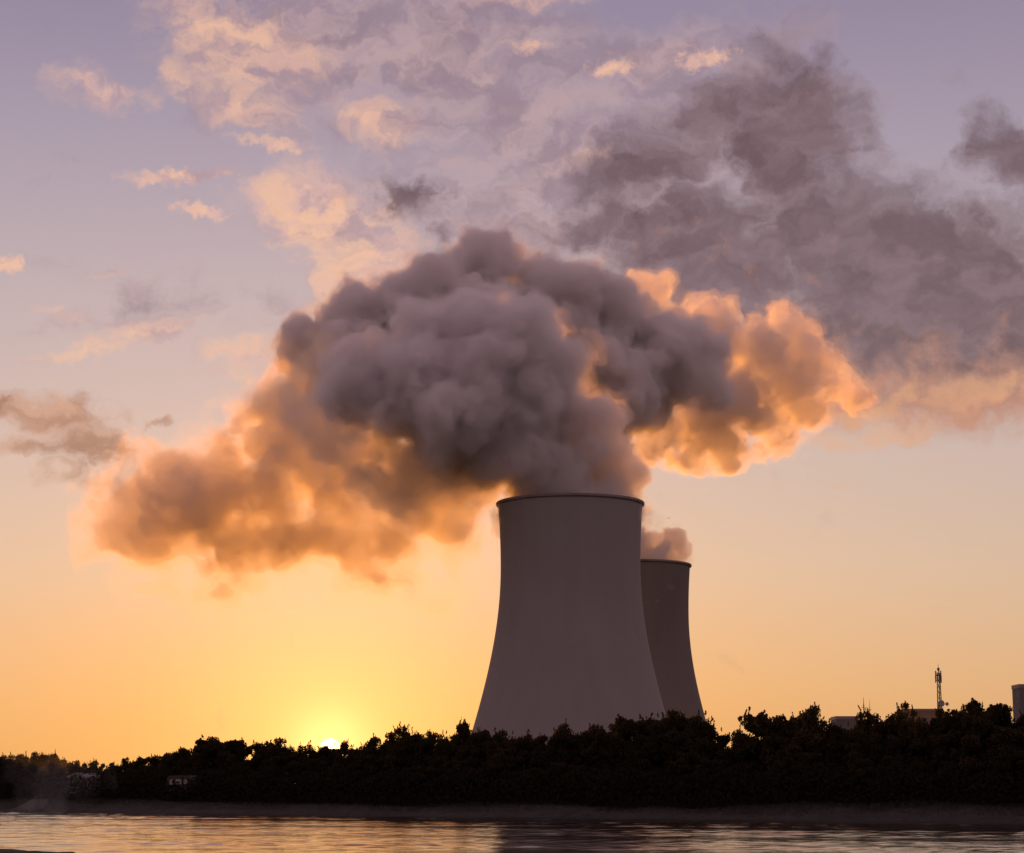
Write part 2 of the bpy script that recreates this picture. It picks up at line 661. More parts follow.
# slicks and current lines
fade = np.clip((X + 104) / 12, 0, 1) * np.clip((104 - X) / 12, 0, 1) * np.clip((Y - 66) / 12, 0, 1) * np.clip((300 - Y) / 12, 0, 1)
calm = 0.6 + 0.4 * np.sin(0.05 * X + 0.9 * np.sin(0.021 * Y) + 0.13 * Y) * np.sin(0.31 * Y + 1.3 * np.sin(0.03 * X) + 0.05 * X)
Z *= fade * calm
ny = len(ys)
idx = np.arange(len(xs) * ny).reshape(len(xs), ny)
Fq = np.stack([idx[:-1, :-1], idx[1:, :-1], idx[1:, 1:], idx[:-1, 1:]], -1).reshape(-1, 4)
m_water, t, b = principled("river_water", (0.045, 0.038, 0.028), 0.05)
b.inputs["IOR"].default_value = 1.55
tcw = t.n("ShaderNodeTexCoord")
mpw = t.n("ShaderNodeMapping")
mpw.inputs["Scale"].default_value = (0.5, 1.5, 1.0)
t.put(mpw.inputs[0], tcw.outputs["Object"])
nz = t.noise(mpw.outputs[0], 2.6, 4, 0.55)
bp = t.n("ShaderNodeBump")
bp.inputs["Strength"].default_value = 0.14
bp.inputs["Distance"].default_value = 0.1
t.put(bp.inputs["Height"], nz.outputs[0])
t.put(b.inputs["Normal"], bp.outputs[0])
river = link_mesh("river", mesh_np("river", np.stack([X, Y, Z], -1).reshape(-1, 3), Fq), m_water)
tag(river, "broad rippled river reflecting the orange sky", kind="structure")

# near bank: the shore the photographer stands on, its edge just entering the picture at lower left
m_shore = mottled("near_shore", (0.035, 0.03, 0.022), (0.075, 0.065, 0.05), 1.2, 0.95, 7.0, bump=0.8)
tip_a, tip_b = ground_hit(0, 848.6, 0.35), ground_hit(106, 854.5, 0.35)
edge = [Vector((-900, 130, 0)), Vector((-260, 118, 0)), Vector((-90, 103, 0)), Vector((-45, 98.0, 0)), Vector((tip_a.x, tip_a.y, 0)), Vector((tip_a.x * .6 + tip_b.x * .4, tip_a.y * .6 + tip_b.y * .4 + .25, 0)),
        Vector((tip_b.x, tip_b.y, 0)), Vector((-16.6, 79, 0)), Vector((-12, 68, 0)), Vector((0, 52, 0)), Vector((22, 40, 0)), Vector((80, 30, 0)), Vector((300, 20, 0)), Vector((900, 10, 0))]
# finer edge
E2 = []
for a, b_ in zip(edge[:-1], edge[1:]):
    k = max(1, min(40, int((b_ - a).length / 0.5)))
    for i in range(k):
        p = a.lerp(b_, i / k)
        E2.append(p + Vector((0, RNG.normal() * 0.10, 0)))
E2.append(edge[-1])
V, Fc = [], []
rows = [(-2.5, -0.6), (0.0, 0.33), (2.0, 0.40), (6.0, 0.6), (16.0, 0.95), (30.0, 1.35), (60.0, 1.4), (400.0, 1.6), (5000.0, 2.0)]
for p in E2:
    for d, z in rows:
        V.append((p.x - 0.10 * d, p.y - d, z + (RNG.normal() * 0.025 if 0 <= d < 10 else 0) - (0.0 if d else RNG.random() * 0.03)))
n = len(rows)
Fc = [(i * n + j, i * n + j + 1, (i + 1) * n + j + 1, (i + 1) * n + j) for i in range(len(E2) - 1) for j in range(n - 1)]
o = link_mesh("near_bank", mesh_np("near_bank", V, Fc, smooth=False), m_shore)
tag(o, "dark near shore reaching into the bottom left corner", kind="structure")

# ------------------------------------------------------------------ cooling towers
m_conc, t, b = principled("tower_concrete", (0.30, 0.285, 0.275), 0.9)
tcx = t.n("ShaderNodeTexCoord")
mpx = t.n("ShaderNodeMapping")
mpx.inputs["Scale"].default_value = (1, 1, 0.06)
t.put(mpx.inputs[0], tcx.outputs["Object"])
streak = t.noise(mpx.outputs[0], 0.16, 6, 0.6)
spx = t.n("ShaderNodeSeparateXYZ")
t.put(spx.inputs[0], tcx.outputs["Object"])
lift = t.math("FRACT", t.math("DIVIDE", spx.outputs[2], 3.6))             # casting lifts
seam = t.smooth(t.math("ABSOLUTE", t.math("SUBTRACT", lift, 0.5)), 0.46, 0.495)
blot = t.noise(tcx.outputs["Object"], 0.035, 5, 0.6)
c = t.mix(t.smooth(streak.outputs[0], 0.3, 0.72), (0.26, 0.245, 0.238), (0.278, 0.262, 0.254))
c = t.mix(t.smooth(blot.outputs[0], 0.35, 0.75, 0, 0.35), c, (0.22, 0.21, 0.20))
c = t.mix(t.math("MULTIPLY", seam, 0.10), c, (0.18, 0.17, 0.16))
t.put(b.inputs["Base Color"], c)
m_rim = mottled("rim_concrete", (0.20, 0.18, 0.165), (0.25, 0.23, 0.21), 0.12, 0.9)


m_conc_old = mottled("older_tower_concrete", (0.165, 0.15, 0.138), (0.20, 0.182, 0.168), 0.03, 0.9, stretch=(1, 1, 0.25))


def tower(name, label, px_center, px_top, px_half, y, m_conc=m_conc):
    """Hyperboloid shell cast in place; sizes read off the photograph at that distance."""
    k = y / F
    c = at(px_center, 780, y)
    ztop = at(px_center, px_top, y).z
    zth = ztop - 64.0 / 73.0 * px_half * k * 1.0
    a = 70.1 / 72.8 * px_half * k
    b_lo, b_hi = 165.0 / 72.8 * px_half * k, 228.0 / 72.8 * px_half * k
    z0 = 2.6
    root = empty(name, (c.x, y, z0))
    tag(root, label, "cooling tower", "cooling towers")

    def rad(z):
        q = b_lo if z < zth else b_hi
        return a * math.sqrt(1 + ((z - zth) / q) ** 2)
    N = 180
    zs = list(np.linspace(9.5, ztop, 60))
    rings = [(rad(z), z) for z in zs] + [(rad(z) - 0.45, z) for z in zs[::-1]]
    V, Fc = [], []
    for r, z in rings:
        for i in range(N):
            ph = 2 * math.pi * i / N
            V.append((r * math.cos(ph), r * math.sin(ph), z - z0))
    for j in range(len(rings)):
        jn = (j + 1) % len(rings)
        for i in range(N):
            i2 = (i + 1) % N
            Fc.append((j * N + i, j * N + i2, jn * N + i2, jn * N + i))
    link_mesh("shell", mesh_np("shell", V, Fc), m_conc, root)
    # stiffening ring with its walkway
    r0 = rad(ztop)
    prof_ = [(r0 - 0.5, ztop - 0.6), (r0 + 0.7, ztop - 0.6), (r0 + 1.0, ztop - 0.2), (r0 + 1.0, ztop + 0.75), (r0 + 0.8, ztop + 0.75), (r0 + 0.8, ztop - 0.1), (r0 - 0.5, ztop + 0.1)]
    prof_ = [(r, z + 0.004) for r, z in prof_]
    V = [(r * math.cos(2 * math.pi * i / N), r * math.sin(2 * math.pi * i / N), z - z0) for r, z in prof_ for i in range(N)]
    P = len(prof_)
    Fc = [(j * N + i, j * N + (i + 1) % N, ((j + 1) % P) * N + (i + 1) % N, ((j + 1) % P) * N + i) for j in range(P) for i in range(N)]
    link_mesh("rim", mesh_np("rim", V, Fc, smooth=False), m_rim, root)
    # raking columns that carry the shell over the air intake
    mb = MB()
    rb, rg = rad(9.5), rad(2.0) + 1.0
    for i in range(36):
        for s in (-1, 1):
            p0, p1 = 2 * math.pi * i / 36, 2 * math.pi * (i + s * 0.5) / 36
            mb.bar((rg * math.cos(p0), rg * math.sin(p0), -0.4), ((rb - 0.25) * math.cos(p1), (rb - 0.25) * math.sin(p1), 9.6 - z0), 0.5, n=6)
    mb.build("support_columns", m_conc, root)
    return root, rad, ztop


T1, rad1, zt1 = tower("cooling_tower", "nearer, larger hyperbolic concrete cooling tower with a rim ring, left of the other", 571.6, 505.0, 72.8, 970.0)
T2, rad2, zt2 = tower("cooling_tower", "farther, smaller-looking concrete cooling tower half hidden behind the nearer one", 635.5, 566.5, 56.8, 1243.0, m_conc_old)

# ------------------------------------------------------------------ mast, poles, buildings behind the trees
m_steel = principled("weathered_steel", (0.10, 0.085, 0.07), 0.6)[0]
m_ant = principled("antenna_plastic", (0.28, 0.26, 0.24), 0.6)[0]


def lattice(mb, z0, z1, w0, w1, step, r, n=3):
    def pt(i, z):
        f = (z - z0) / (z1 - z0)
        w = w0 + (w1 - w0) * f
        ph = 2 * math.pi * i / n + 0.4
        return (w * math.cos(ph), w * math.sin(ph), z)
    for i in range(n):
        mb.bar(pt(i, z0), pt(i, z1), r, n=6)
    z = z0
    while z < z1 - 0.01:
        zn = min(z + step, z1)
        for i in range(n):
            mb.bar(pt(i, z), pt((i + 1) % n, zn), r * 0.55, n=5)
            mb.bar(pt(i, zn), pt((i + 1) % n, zn), r * 0.55, n=5)
        z = zn


YM = 560.0
base = at(942.5, 780, YM)
top = at(939.2, 664, YM)
mast = empty("radio_mast", (base.x, YM, 2.6))
tag(mast, "tall thin lattice radio mast with two antenna platforms above the right treeline", "radio mast")
ht = top.z - 2.6
kpx = YM / F
mb = MB()
lattice(mb, 0, ht - 9 * kpx, 1.15, 0.42, 1.6, 0.13)
mb.build("lattice", m_steel, mast)
mb = MB()
mb.bar((0, 0, ht - 9 * kpx), (0, 0, ht), 0.09, 0.04)
mb.bar((0, 0, ht - 6.5 * kpx), (0, 0, ht - 3.8 * kpx), 0.34, n=10)
mb.build("top_spike", m_steel, mast)
for dz, rr in ((16.0, 3.2), (11.2, 3.0)):
    z = ht - dz * kpx
    mb = MB()
    mb.bar((0, 0, z - 0.12), (0, 0, z + 0.12), rr * kpx * 0.92, n=14)
    for i in range(6):
        ph = i * math.pi / 3
        mb.bar((rr * kpx * .9 * math.cos(ph), rr * kpx * .9 * math.sin(ph), z + 0.1), (rr * kpx * .9 * math.cos(ph), rr * kpx * .9 * math.sin(ph), z + 1.0), 0.05, n=5)
    mb.build("platform", m_steel, mast)
    for i in range(3):
        ph = i * 2 * math.pi / 3 + 0.5
        q = rr * kpx
        MB().box((q * math.cos(ph), q * math.sin(ph), z + 0.3), (0.28, 0.16, 2.0), ph).build("antenna_panel", m_ant, mast)
MB().bar((0.3, -0.75, ht - 39 * kpx), (0.3, -1.15, ht - 39 * kpx), 0.95, 0.8, n=16).build("dish", m_ant, mast)
MB().bar((3.9 * .5, -0.5, ht - 39.5 * kpx), (3.9 * .5, -0.85, ht - 39.5 * kpx), 0.5, 0.42, n=14).bar((0.3, 0, ht - 39.5 * kpx), (1.95, -0.5, ht - 39.5 * kpx), 0.06, n=6).build("dish", m_ant, mast)

for (px, pt_, lab, r) in ((866.0, 697.0, "thin dark pole with a pointed tip, taller of the pair left of the radio mast", 0.16), (872.0, 699.5, "short thin pole just right of the taller pole", 0.10)):
    Yp = 430.0
    bpt, tpt = at(px, 780, Yp), at(px, pt_, Yp)
    root = empty("pole", (bpt.x, Yp, 2.5))
    tag(root, lab, "pole")
    h = tpt.z - 2.5
    MB().bar((0, 0, 0), (0, 0, h - 1.6), r, r * 0.7).build("shaft", m_steel, root)
    MB().bar((0, 0, h - 1.6), (0, 0, h), r * 0.5, r * 0.15).build("tip", m_steel, root)
    MB().bar((-0.5, 0, h - 2.2), (0.5, 0, h - 2.2), 0.05, n=5).build("crossarm", m_steel, root)

m_clad = mottled("grey_cladding", (0.12, 0.11, 0.11), (0.15, 0.135, 0.13), 0.3, 0.7)
m_clad2 = mottled("rust_cladding", (0.22, 0.13, 0.085), (0.26, 0.16, 0.10), 0.3, 0.7)
m_cap = principled("roof_edge_metal", (0.24, 0.18, 0.17), 0.5)[0]
m_glassd = principled("dark_window_glass", (0.02, 0.022, 0.025), 0.12)[0]
m_roof = mottled("roof_felt", (0.06, 0.055, 0.05), (0.09, 0.085, 0.08), 0.4, 0.95)


def block(label, px0, px1, py, y, depth, mat, rows_=4, extra=None):
    a, b_ = at(px0, py, y), at(px1, py, y)
    w, h = b_.x - a.x, a.z - 2.6
    root = empty("industrial_building", ((a.x + b_.x) / 2, y + depth / 2, 2.6))
    tag(root, label, "building")
    mb = MB()
    mb.box((0, 0, h / 2 - 0.35), (w, depth, h - 0.7))
    mb.build("wall", mat, root)
    mb = MB()
    e = 0.35
    for s in (-1, 1):
        mb.box((0, s * (depth / 2 - e / 2 + 0.1), h - 0.3), (w + 0.2, e, 0.78))
        mb.box((s * (w / 2 - e / 2 + 0.1), 0, h - 0.3), (e, depth - 2 * e + 0.2, 0.78))
    mb.build("parapet", m_cap, root)
    MB().box((0, 0, h - 0.62), (w - 0.6, depth - 0.6, 0.12)).build("roof", m_roof, root)
    n = max(2, int(w / 3.5))
    for rw in range(rows_):
        z = h - 3.4 - rw * 3.6
        if z < 2:
            break
        for i in range(n):
            x = -w / 2 + (i + 0.5) * w / n
            f = MB().box((x, -depth / 2 - 0.03, z), (w / n * 0.6, 0.10, 1.5)).build("window", m_cap, root)
            MB().box((x, -depth / 2 - 0.05, z), (w / n * 0.6 - 0.2, 0.10, 1.3)).build("pane", m_glassd, f)
    if extra:
        MB().box((extra[0] * w, 0, h + extra[2] / 2 - 0.5), (extra[1] * w, depth * 0.4, extra[2])).build("roof_plant_room", mat, root)
    return root


block("low flat-roofed grey building glimpsed between two trees right of the towers", 836, 858, 716.5, 480.0, 8.0, m_clad, 2)
block("long reddish-brown building roof showing left of the radio mast", 904, 942, 709.0, 640.0, 12.0, m_clad2, 2)
block("dark boxy building with a pale roof edge at the right edge of the treeline", 1019, 1056, 684.5, 420.0, 6.0, m_clad, 2)

# small things on the far bank, left
m_paint = mottled("chalky_white_paint", (0.20, 0.19, 0.18), (0.30, 0.29, 0.28), 1.0, 0.7)
m_dark = principled("dark_stain", (0.035, 0.028, 0.022), 0.8)[0]
p = bank(8.6, 6.8)
hut = empty("riverside_hut", (p.x, p.y, 2.0), math.atan2(bdir.y, bdir.x))
tag(hut, "small pale hut with a dark window band in the mist on the left bank", "hut")
MB().box((0, 0, 1.15), (3.6, 2.4, 2.3)).build("wall", m_paint, hut)
mb = MB()
mb.prism([(-2.05, 2.3), (2.05, 2.3), (1.9, 2.55), (0.2, 3.0), (-0.2, 3.0), (-1.9, 2.55)], -1.45, 1.45)
mb.build("roof", mottled("pale_roof_sheet", (0.11, 0.11, 0.11), (0.15, 0.15, 0.15), 1.0, 0.6), hut)
f = MB().box((-0.2, -1.22, 1.45), (2.3, 0.08, 0.62)).build("window", m_dark, hut)
MB().box((-0.2, -1.24, 1.45), (2.1, 0.08, 0.46)).build("pane", m_glassd, f)
d = MB().box((1.4, -1.22, 0.98), (0.7, 0.07, 1.9)).build("door", m_dark, hut)
MB().bar((1.15, -1.27, 1.0), (1.15, -1.33, 1.0), 0.04, n=6).build("handle", m_steel, d)

p = bank(29.0, 5.6)
car = empty("caravan", (p.x, p.y, 2.1), math.atan2(bdir.y, bdir.x) + 0.1)
tag(car, "small dark caravan with three pale windows under the trees on the left bank", "caravan")
mb = MB()
mb.prism([(-2.0, 0.45), (2.0, 0.45), (2.15, 1.2), (1.95, 2.2), (1.6, 2.45), (-1.6, 2.45), (-1.95, 2.2), (-2.15, 1.2)], -1.0, 1.0)
mb.build("body", m_dark, car)
m_blind = principled("pale_window_blind", (0.30, 0.27, 0.24), 0.8)[0]
for x, w in ((-1.2, 0.55), (0.0, 0.95), (1.15, 0.6)):
    f = MB().box((x, -1.02, 1.65), (w + 0.1, 0.06, 0.75)).build("window", m_dark, car)
    MB().box((x, -1.04, 1.65), (w, 0.06, 0.65)).build("pane", m_blind, f)
for s in (-1, 1):
    MB().bar((0.1, s * 0.92, 0.33), (0.1, s * 1.04, 0.33), 0.33, n=20).build("wheel", m_dark, car)
MB().bar((2.0, 0, 0.45), (3.0, 0, 0.42), 0.06).build("drawbar", m_steel, car)

p = bank(4.6, 0.8)
rmp = empty("boat_ramp", (p.x, p.y, 0.0), math.atan2(bdir.y, bdir.x))
tag(rmp, "pale sloping boat ramp at the far waterline in the left corner", "boat ramp")
mb = MB()
mb.prism([(-2.4, -0.3), (2.6, -0.3), (2.6, 1.55), (2.2, 1.55), (-2.4, 0.12)], -0.9, 1.2)
mb.build("slab", mottled("worn_ramp_concrete", (0.09, 0.085, 0.08), (0.14, 0.13, 0.12), 1.0, 0.9), rmp)
mb = MB()
for x, z in ((-1.8, 0.36), (-0.2, 0.9), (1.4, 1.5)):
    mb.bar((x, 1.1, z - 0.2), (x, 1.1, z + 0.7), 0.035, n=6)
mb.bar((-1.8, 1.1, 1.04), (1.4, 1.1, 2.18), 0.035, n=6)
mb.build("handrail", m_steel, rmp)
#@@END_LAND

# ------------------------------------------------------------------ the belt of trees on the far bank
def foliage_mat(name, c1, c2):
    m = bpy.data.materials.new(name)
    m.use_nodes = True
    t = NT(m.node_tree)
    out = t.n("ShaderNodeOutputMaterial")
    oi = t.n("ShaderNodeObjectInfo")
    geo = t.n("ShaderNodeNewGeometry")
    f = t.math("ADD", t.math("MULTIPLY", oi.outputs["Random"], 0.6), t.math("MULTIPLY", geo.outputs["Random Per Island"], 0.4))
    c = t.mix(f, c1, c2)
    df = t.n("ShaderNodeBsdfDiffuse")
    tl = t.n("ShaderNodeBsdfTranslucent")
    t.put(df.inputs[0], c)
    t.put(tl.inputs[0], c)
    mx = t.n("ShaderNodeMixShader")
    mx.inputs[0].default_value = 0.35
    t.t.links.new(df.outputs[0], mx.inputs[1])
    t.t.links.new(tl.outputs[0], mx.inputs[2])
    t.t.links.new(mx.outputs[0], out.inputs["Surface"])
    return m


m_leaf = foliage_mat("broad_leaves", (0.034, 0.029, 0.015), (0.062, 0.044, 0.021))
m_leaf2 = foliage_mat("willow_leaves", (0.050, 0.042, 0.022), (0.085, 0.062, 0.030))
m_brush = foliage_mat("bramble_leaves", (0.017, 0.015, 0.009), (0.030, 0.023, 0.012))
m_bark = mottled("bark", (0.045, 0.036, 0.028), (0.08, 0.066, 0.052), 2.0, 0.95, stretch=(1, 1, 0.2))


def leaf_quads(centres, size, rng, droop=0.0):
    """One small bent-looking leaf spray (a quad) at each centre, turned at random."""
    n = len(centres)
    a = rng.normal(size=(n, 3))
    a[:, 2] += droop
    a /= np.linalg.norm(a, axis=1)[:, None]
    b = rng.normal(size=(n, 3))
    b -= a * (a * b).sum(1)[:, None]
    b /= np.linalg.norm(b, axis=1)[:, None]
    s = size * rng.uniform(0.6, 1.35, n)[:, None]
    u, v = a * s * 0.62, b * s * 0.40
    c = centres
    V = np.stack([c - u, c + v * 1.0 - u * 0.1, c + u, c - v * 1.0 + u * 0.15], 1).reshape(-1, 3)
    Fq = np.arange(n * 4).reshape(-1, 4)
    return V, Fq


def make_tree(kind, seed):
    """Crown and trunk meshes of one tree about ten metres high."""
    rng = np.random.default_rng(seed)
    H = 10.0
    trunk = MB()
    pts = []
    lean = rng.normal(0, 0.25, 2)
    fork = {"round": 2.6, "loose": 2.2, "tall": 3.2, "bush": 0.8}[kind]
    top = np.array([lean[0], lean[1], H * 0.80])
    trunk.bar((0, 0, -0.4), (lean[0] * .3, lean[1] * .3, fork), 0.24, 0.17, 9)
    trunk.bar((lean[0] * .3, lean[1] * .3, fork), tuple(top), 0.17, 0.03, 7)
    nl = {"round": 26, "loose": 20, "tall": 24, "bush": 26}[kind]
    for i in range(nl):
        f = rng.uniform(0.0, 1.0)
        z0 = fork + (top[2] - fork) * f * 0.9
        s = np.array([lean[0] * (0.3 + 0.7 * f), lean[1] * (0.3 + 0.7 * f), z0])
        ph = rng.uniform(0, 6.28)
        if kind == "round":
            R = 3.3 * math.sqrt(max(0.05, 1 - ((z0 + 1.2 - 5.4) / 5.0) ** 2)) * rng.uniform(0.6, 1.1)
            e = s + np.array([R * math.cos(ph), R * math.sin(ph), rng.uniform(0.6, 2.2)])
        elif kind == "loose":
            R = 2.6 * (1.05 - f * 0.75) * rng.uniform(0.5, 1.2)
            e = s + np.array([R * math.cos(ph), R * math.sin(ph), rng.uniform(1.6, 3.4)])
        elif kind == "tall":
            R = 1.9 * (1.1 - f * 0.7) * rng.uniform(0.5, 1.1)
            e = s + np.array([R * math.cos(ph), R * math.sin(ph), rng.uniform(1.2, 2.6)])
        else:
            R = 3.4 * math.sqrt(max(0.08, 1 - (f * 0.95) ** 2)) * rng.uniform(0.5, 1.1)
            e = s + np.array([R * math.cos(ph), R * math.sin(ph), rng.uniform(0.4, 1.8)])
        e[2] = min(e[2], H * rng.uniform(0.86, 0.99))
        trunk.bar(tuple(s), tuple(e), 0.075 * (1.2 - f * .7), 0.018, 5)
        dense = {"round": 300, "loose": 120, "tall": 220, "bush": 300}[kind]
        rr = {"round": 0.85, "loose": 0.55, "tall": 0.66, "bush": 0.9}[kind] * rng.uniform(0.75, 1.3)
        # clumps towards the end and along the limb
        for q, m_ in ((1.0, dense), (0.62, int(dense * 0.7)), (0.3, int(dense * 0.4))):
            c = s + (e - s) * q
            d = rng.normal(size=(m_, 3))
            d /= np.linalg.norm(d, axis=1)[:, None]
            d *= (rng.random(m_) ** 0.45)[:, None] * rr * np.array([1.15, 1.15, 0.8]) * (1.0 if q == 1 else 0.85)
            pts.append(c + d)
        # shoots that stand out of the crown
        for _ in range(rng.integers(2, 6)):
            b0 = e + rng.normal(0, rr * 0.55, 3)
            dv = np.array([rng.normal(0, .32), rng.normal(0, .32), 1.0])
            L = rng.uniform(0.2, 0.75) * (1.35 if kind in ("loose", "tall") else 1.0)
            k = int(14 * L) + 5
            tt_ = np.linspace(0, 1, k)[:, None]
            pts.append(b0 + dv * tt_ * L + rng.normal(0, 0.07, (k, 3)) * (1.15 - tt_))
    P = np.concatenate(pts)
    V, Fq = leaf_quads(P, {"round": 0.28, "loose": 0.24, "tall": 0.24, "bush": 0.28}[kind], rng)
    zmax = V[:, 2].max()
    crown_me = mesh_np("crown", V, Fq, smooth=False)
    crown_me.materials.append(m_leaf2 if kind == "loose" else m_leaf)
    tme = bpy.data.meshes.new("trunk")
    trunk.bm.to_mesh(tme)
    trunk.bm.free()
    tme.materials.append(m_bark)
    return crown_me, tme, zmax


PROTO = {k: [make_tree(k, 100 * i + 17 + s) for s in range(n_)] for i, (k, n_) in enumerate((("round", 5), ("loose", 4), ("tall", 3), ("bush", 3)))}

RIDGE = [(-120, 750), (0, 749), (20, 749), (40, 750), (52, 748), (65, 755), (78, 758), (92, 755), (110, 760), (122, 754), (140, 755), (160, 752), (172, 745), (185, 742), (205, 737), (220, 735), (235, 740), (250, 742),
         (262, 738), (275, 737), (290, 742), (300, 740), (314, 742), (323, 746), (336, 746), (346, 739), (355, 741), (362, 735), (371, 731), (384, 729), (398, 722), (410, 727), (425, 724), (440, 726), (455, 727), (463, 719), (475, 722),
         (490, 722), (505, 725), (515, 732), (525, 733), (545, 730), (555, 722), (570, 719), (580, 726), (590, 726), (600, 723), (616, 714), (630, 718), (642, 724), (650, 716), (660, 710), (680, 709), (700, 711),
         (710, 720), (722, 727), (736, 728), (746, 717), (756, 710), (770, 707), (790, 708), (800, 706), (815, 705), (824, 714), (832, 724), (846, 725), (853, 714), (860, 711), (868, 709), (880, 710), (890, 711), (905, 706), (912, 703),
         (921, 713), (934, 713), (945, 708), (960, 707), (975, 700), (990, 698), (1000, 697), (1012, 700), (1024, 697), (1150, 690)]


def ridge(px):
    for (a, ya), (b_, yb) in zip(RIDGE[:-1], RIDGE[1:]):
        if a <= px <= b_:
            return ya + (yb - ya) * (px - a) / (b_ - a)
    return 752 if px < 0 else 695


def px_of(p):
    d = p - EYE
    return CX + F * d.x / d.dot(FWD)


def ground_z(off):
    return float(np.interp(off, offs, prof))


BELT = "trees of the riverside belt"
n_tree = 0
rt = random.Random(5)


def place_tree(kind, var, p, height, width, rz, label, group):
    cm, tm, zmax = PROTO[kind][var]
    root = empty("tree", p, rz)
    s = height / zmax
    root.scale = (s * width, s * width, s)
    tag(root, label, "tree", group)
    for nm, me in (("crown", cm), ("trunk", tm)):
        o = bpy.data.objects.new(nm, me)
        COL.objects.link(o)
        o.parent = root
    return root


def belt_row(off, step, frac, jitter, kinds, label, t0=-22.0, t1=26.0):
    t = t0
    end = (BR - BL).length + t1
    while t < end:
        o_ = off + rt.uniform(-1.2, 1.2)
        p = bank(t, o_)
        p.z = ground_z(o_) - 0.1
        px = px_of(p)
        # the crown's top may not rise over the skyline anywhere within its width
        span = (1.0, 5.0)[frac > 0.97]
        y_top = max(ridge(px - span), ridge(px), ridge(px + span))
        h_full = at(px, y_top, p.y).z - p.z
        h = h_full * rt.uniform(*((frac - jitter), frac))
        kind = rt.choice(kinds)
        wd = rt.uniform(0.85, 1.2) * (0.75 if frac > 0.97 else 1.0)
        place_tree(kind, rt.randrange(len(PROTO[kind])), p, max(2.0, h), wd, rt.uniform(0, 6.28), label, BELT)
        t += step * rt.uniform(0.75, 1.25)


belt_row(21.0, 2.85, 0.985, 0.05, ["round", "loose", "tall"], "dark leafy tree in the dense belt along the far bank")
belt_row(17.0, 2.9, 0.99, 0.08, ["round", "loose", "tall", "round"], "dark leafy tree in the dense belt along the far bank")
belt_row(12.5, 3.1, 0.90, 0.20, ["round", "bush", "tall"], "dark leafy tree in the dense belt along the far bank")
belt_row(8.5, 3.0, 0.62, 0.26, ["bush", "round", "bush"], "dark leafy tree in the dense belt along the far bank")

# the belt goes on, more loosely, beyond both edges of the picture
LEN = (BR - BL).length
for off_, fr in ((17.0, 0.99), (10.5, 0.8)):
    belt_row(off_, 4.6, fr, 0.12, ["round", "tall", "loose", "bush"], "dark leafy tree in the dense belt along the far bank", -58.0, -24.0 - LEN)
    belt_row(off_, 4.6, fr, 0.12, ["round", "tall", "loose", "bush"], "dark leafy tree in the dense belt along the far bank", LEN + 29.0, 88.0)

# trees one can tell apart on the skyline
SPECIAL = [
    ("round", 0, 771, 706.5, 14.0, 0.92, "broad round-topped tree just right of the farther tower with sky showing through its left side"),
    ("loose", 1, 817, 701.5, 15.0, 0.85, "feathery loose tree with upright shoots left of the low grey building"),
    ("bush", 0, 723, 726.5, 16.0, 0.8, "low bushy tree in the dip right of the farther tower's foot"),
    ("round", 3, 367, 733.0, 17.0, 0.9, "rounded tree just right of the rising sun, before the treeline climbs"),
    ("bush", 1, 150, 753.5, 16.0, 0.9, "low bushy tree above the small dark caravan's left side"),
    ("tall", 0, 838, 720.0, 15.0, 0.7, "slim tree standing before the left end of the low grey building"),
    ("bush", 2, 851, 721.5, 15.0, 0.6, "small bushy tree standing before the right end of the low grey building"),
    ("loose", 2, 869, 704.5, 14.0, 0.8, "ragged open-topped tree standing by the two thin poles"),
    ("loose", 0, 911, 700.0, 15.0, 0.75, "pointed feathery tree directly left of the radio mast"),
    ("round", 1, 660, 708.5, 15.0, 0.95, "rounded tree in front of the gap where the two towers overlap"),
    ("round", 2, 617, 713.0, 14.5, 0.8, "domed tree silhouetted low against the nearer tower"),
    ("round", 3, 569, 718.0, 14.5, 0.8, "small domed tree silhouetted against the middle of the nearer tower"),
    ("bush", 2, 519, 730.5, 16.0, 0.9, "low bushy tree in front of the left part of the nearer tower's foot"),
    ("round", 0, 541, 728.5, 16.5, 0.75, "rounded tree in front of the nearer tower, left of the small domed tree"),
    ("tall", 2, 594, 722.5, 16.0, 0.8, "slim tree in front of the nearer tower, right of the small domed tree"),
    ("bush", 1, 640, 720.5, 16.0, 0.9, "bushy tree in front of the right part of the nearer tower's foot"),
    ("tall", 0, 463, 716.5, 15.0, 0.7, "narrow spiky tree just left of the nearer tower's foot"),
    ("round", 0, 318, 740.0, 18.0, 0.75, "low round tree whose right edge meets the rising sun"),
    ("bush", 1, 344, 738.5, 18.0, 0.7, "low round tree whose left edge meets the rising sun"),
    ("bush", 0, 330, 742.0, 19.0, 1.3, "lowest tree of the skyline, directly under the rising sun"),
    ("loose", 3, 399, 720.5, 14.5, 0.9, "tree with loose twigs right of the sun at the rise of the treeline"),
    ("round", 4, 217, 734.0, 15.0, 1.15, "broad domed tree left of the sun, highest of the left treeline"),
    ("round", 1, 268, 736.5, 15.0, 1.0, "low domed tree midway between the rising sun and the broad domed tree"),
    ("tall", 1, 52, 748.5, 14.0, 0.7, "pointed tree above the misty left corner"),
    ("tall", 2, 700, 709.0, 15.0, 0.9, "tall tree at the right foot of the farther tower"),
    ("loose", 1, 944, 705.0, 15.5, 0.8, "open twiggy tree at the foot of the radio mast"),
    ("round", 2, 986, 696.5, 15.0, 1.0, "big leafy tree left of the boxy building at the right edge"),
]
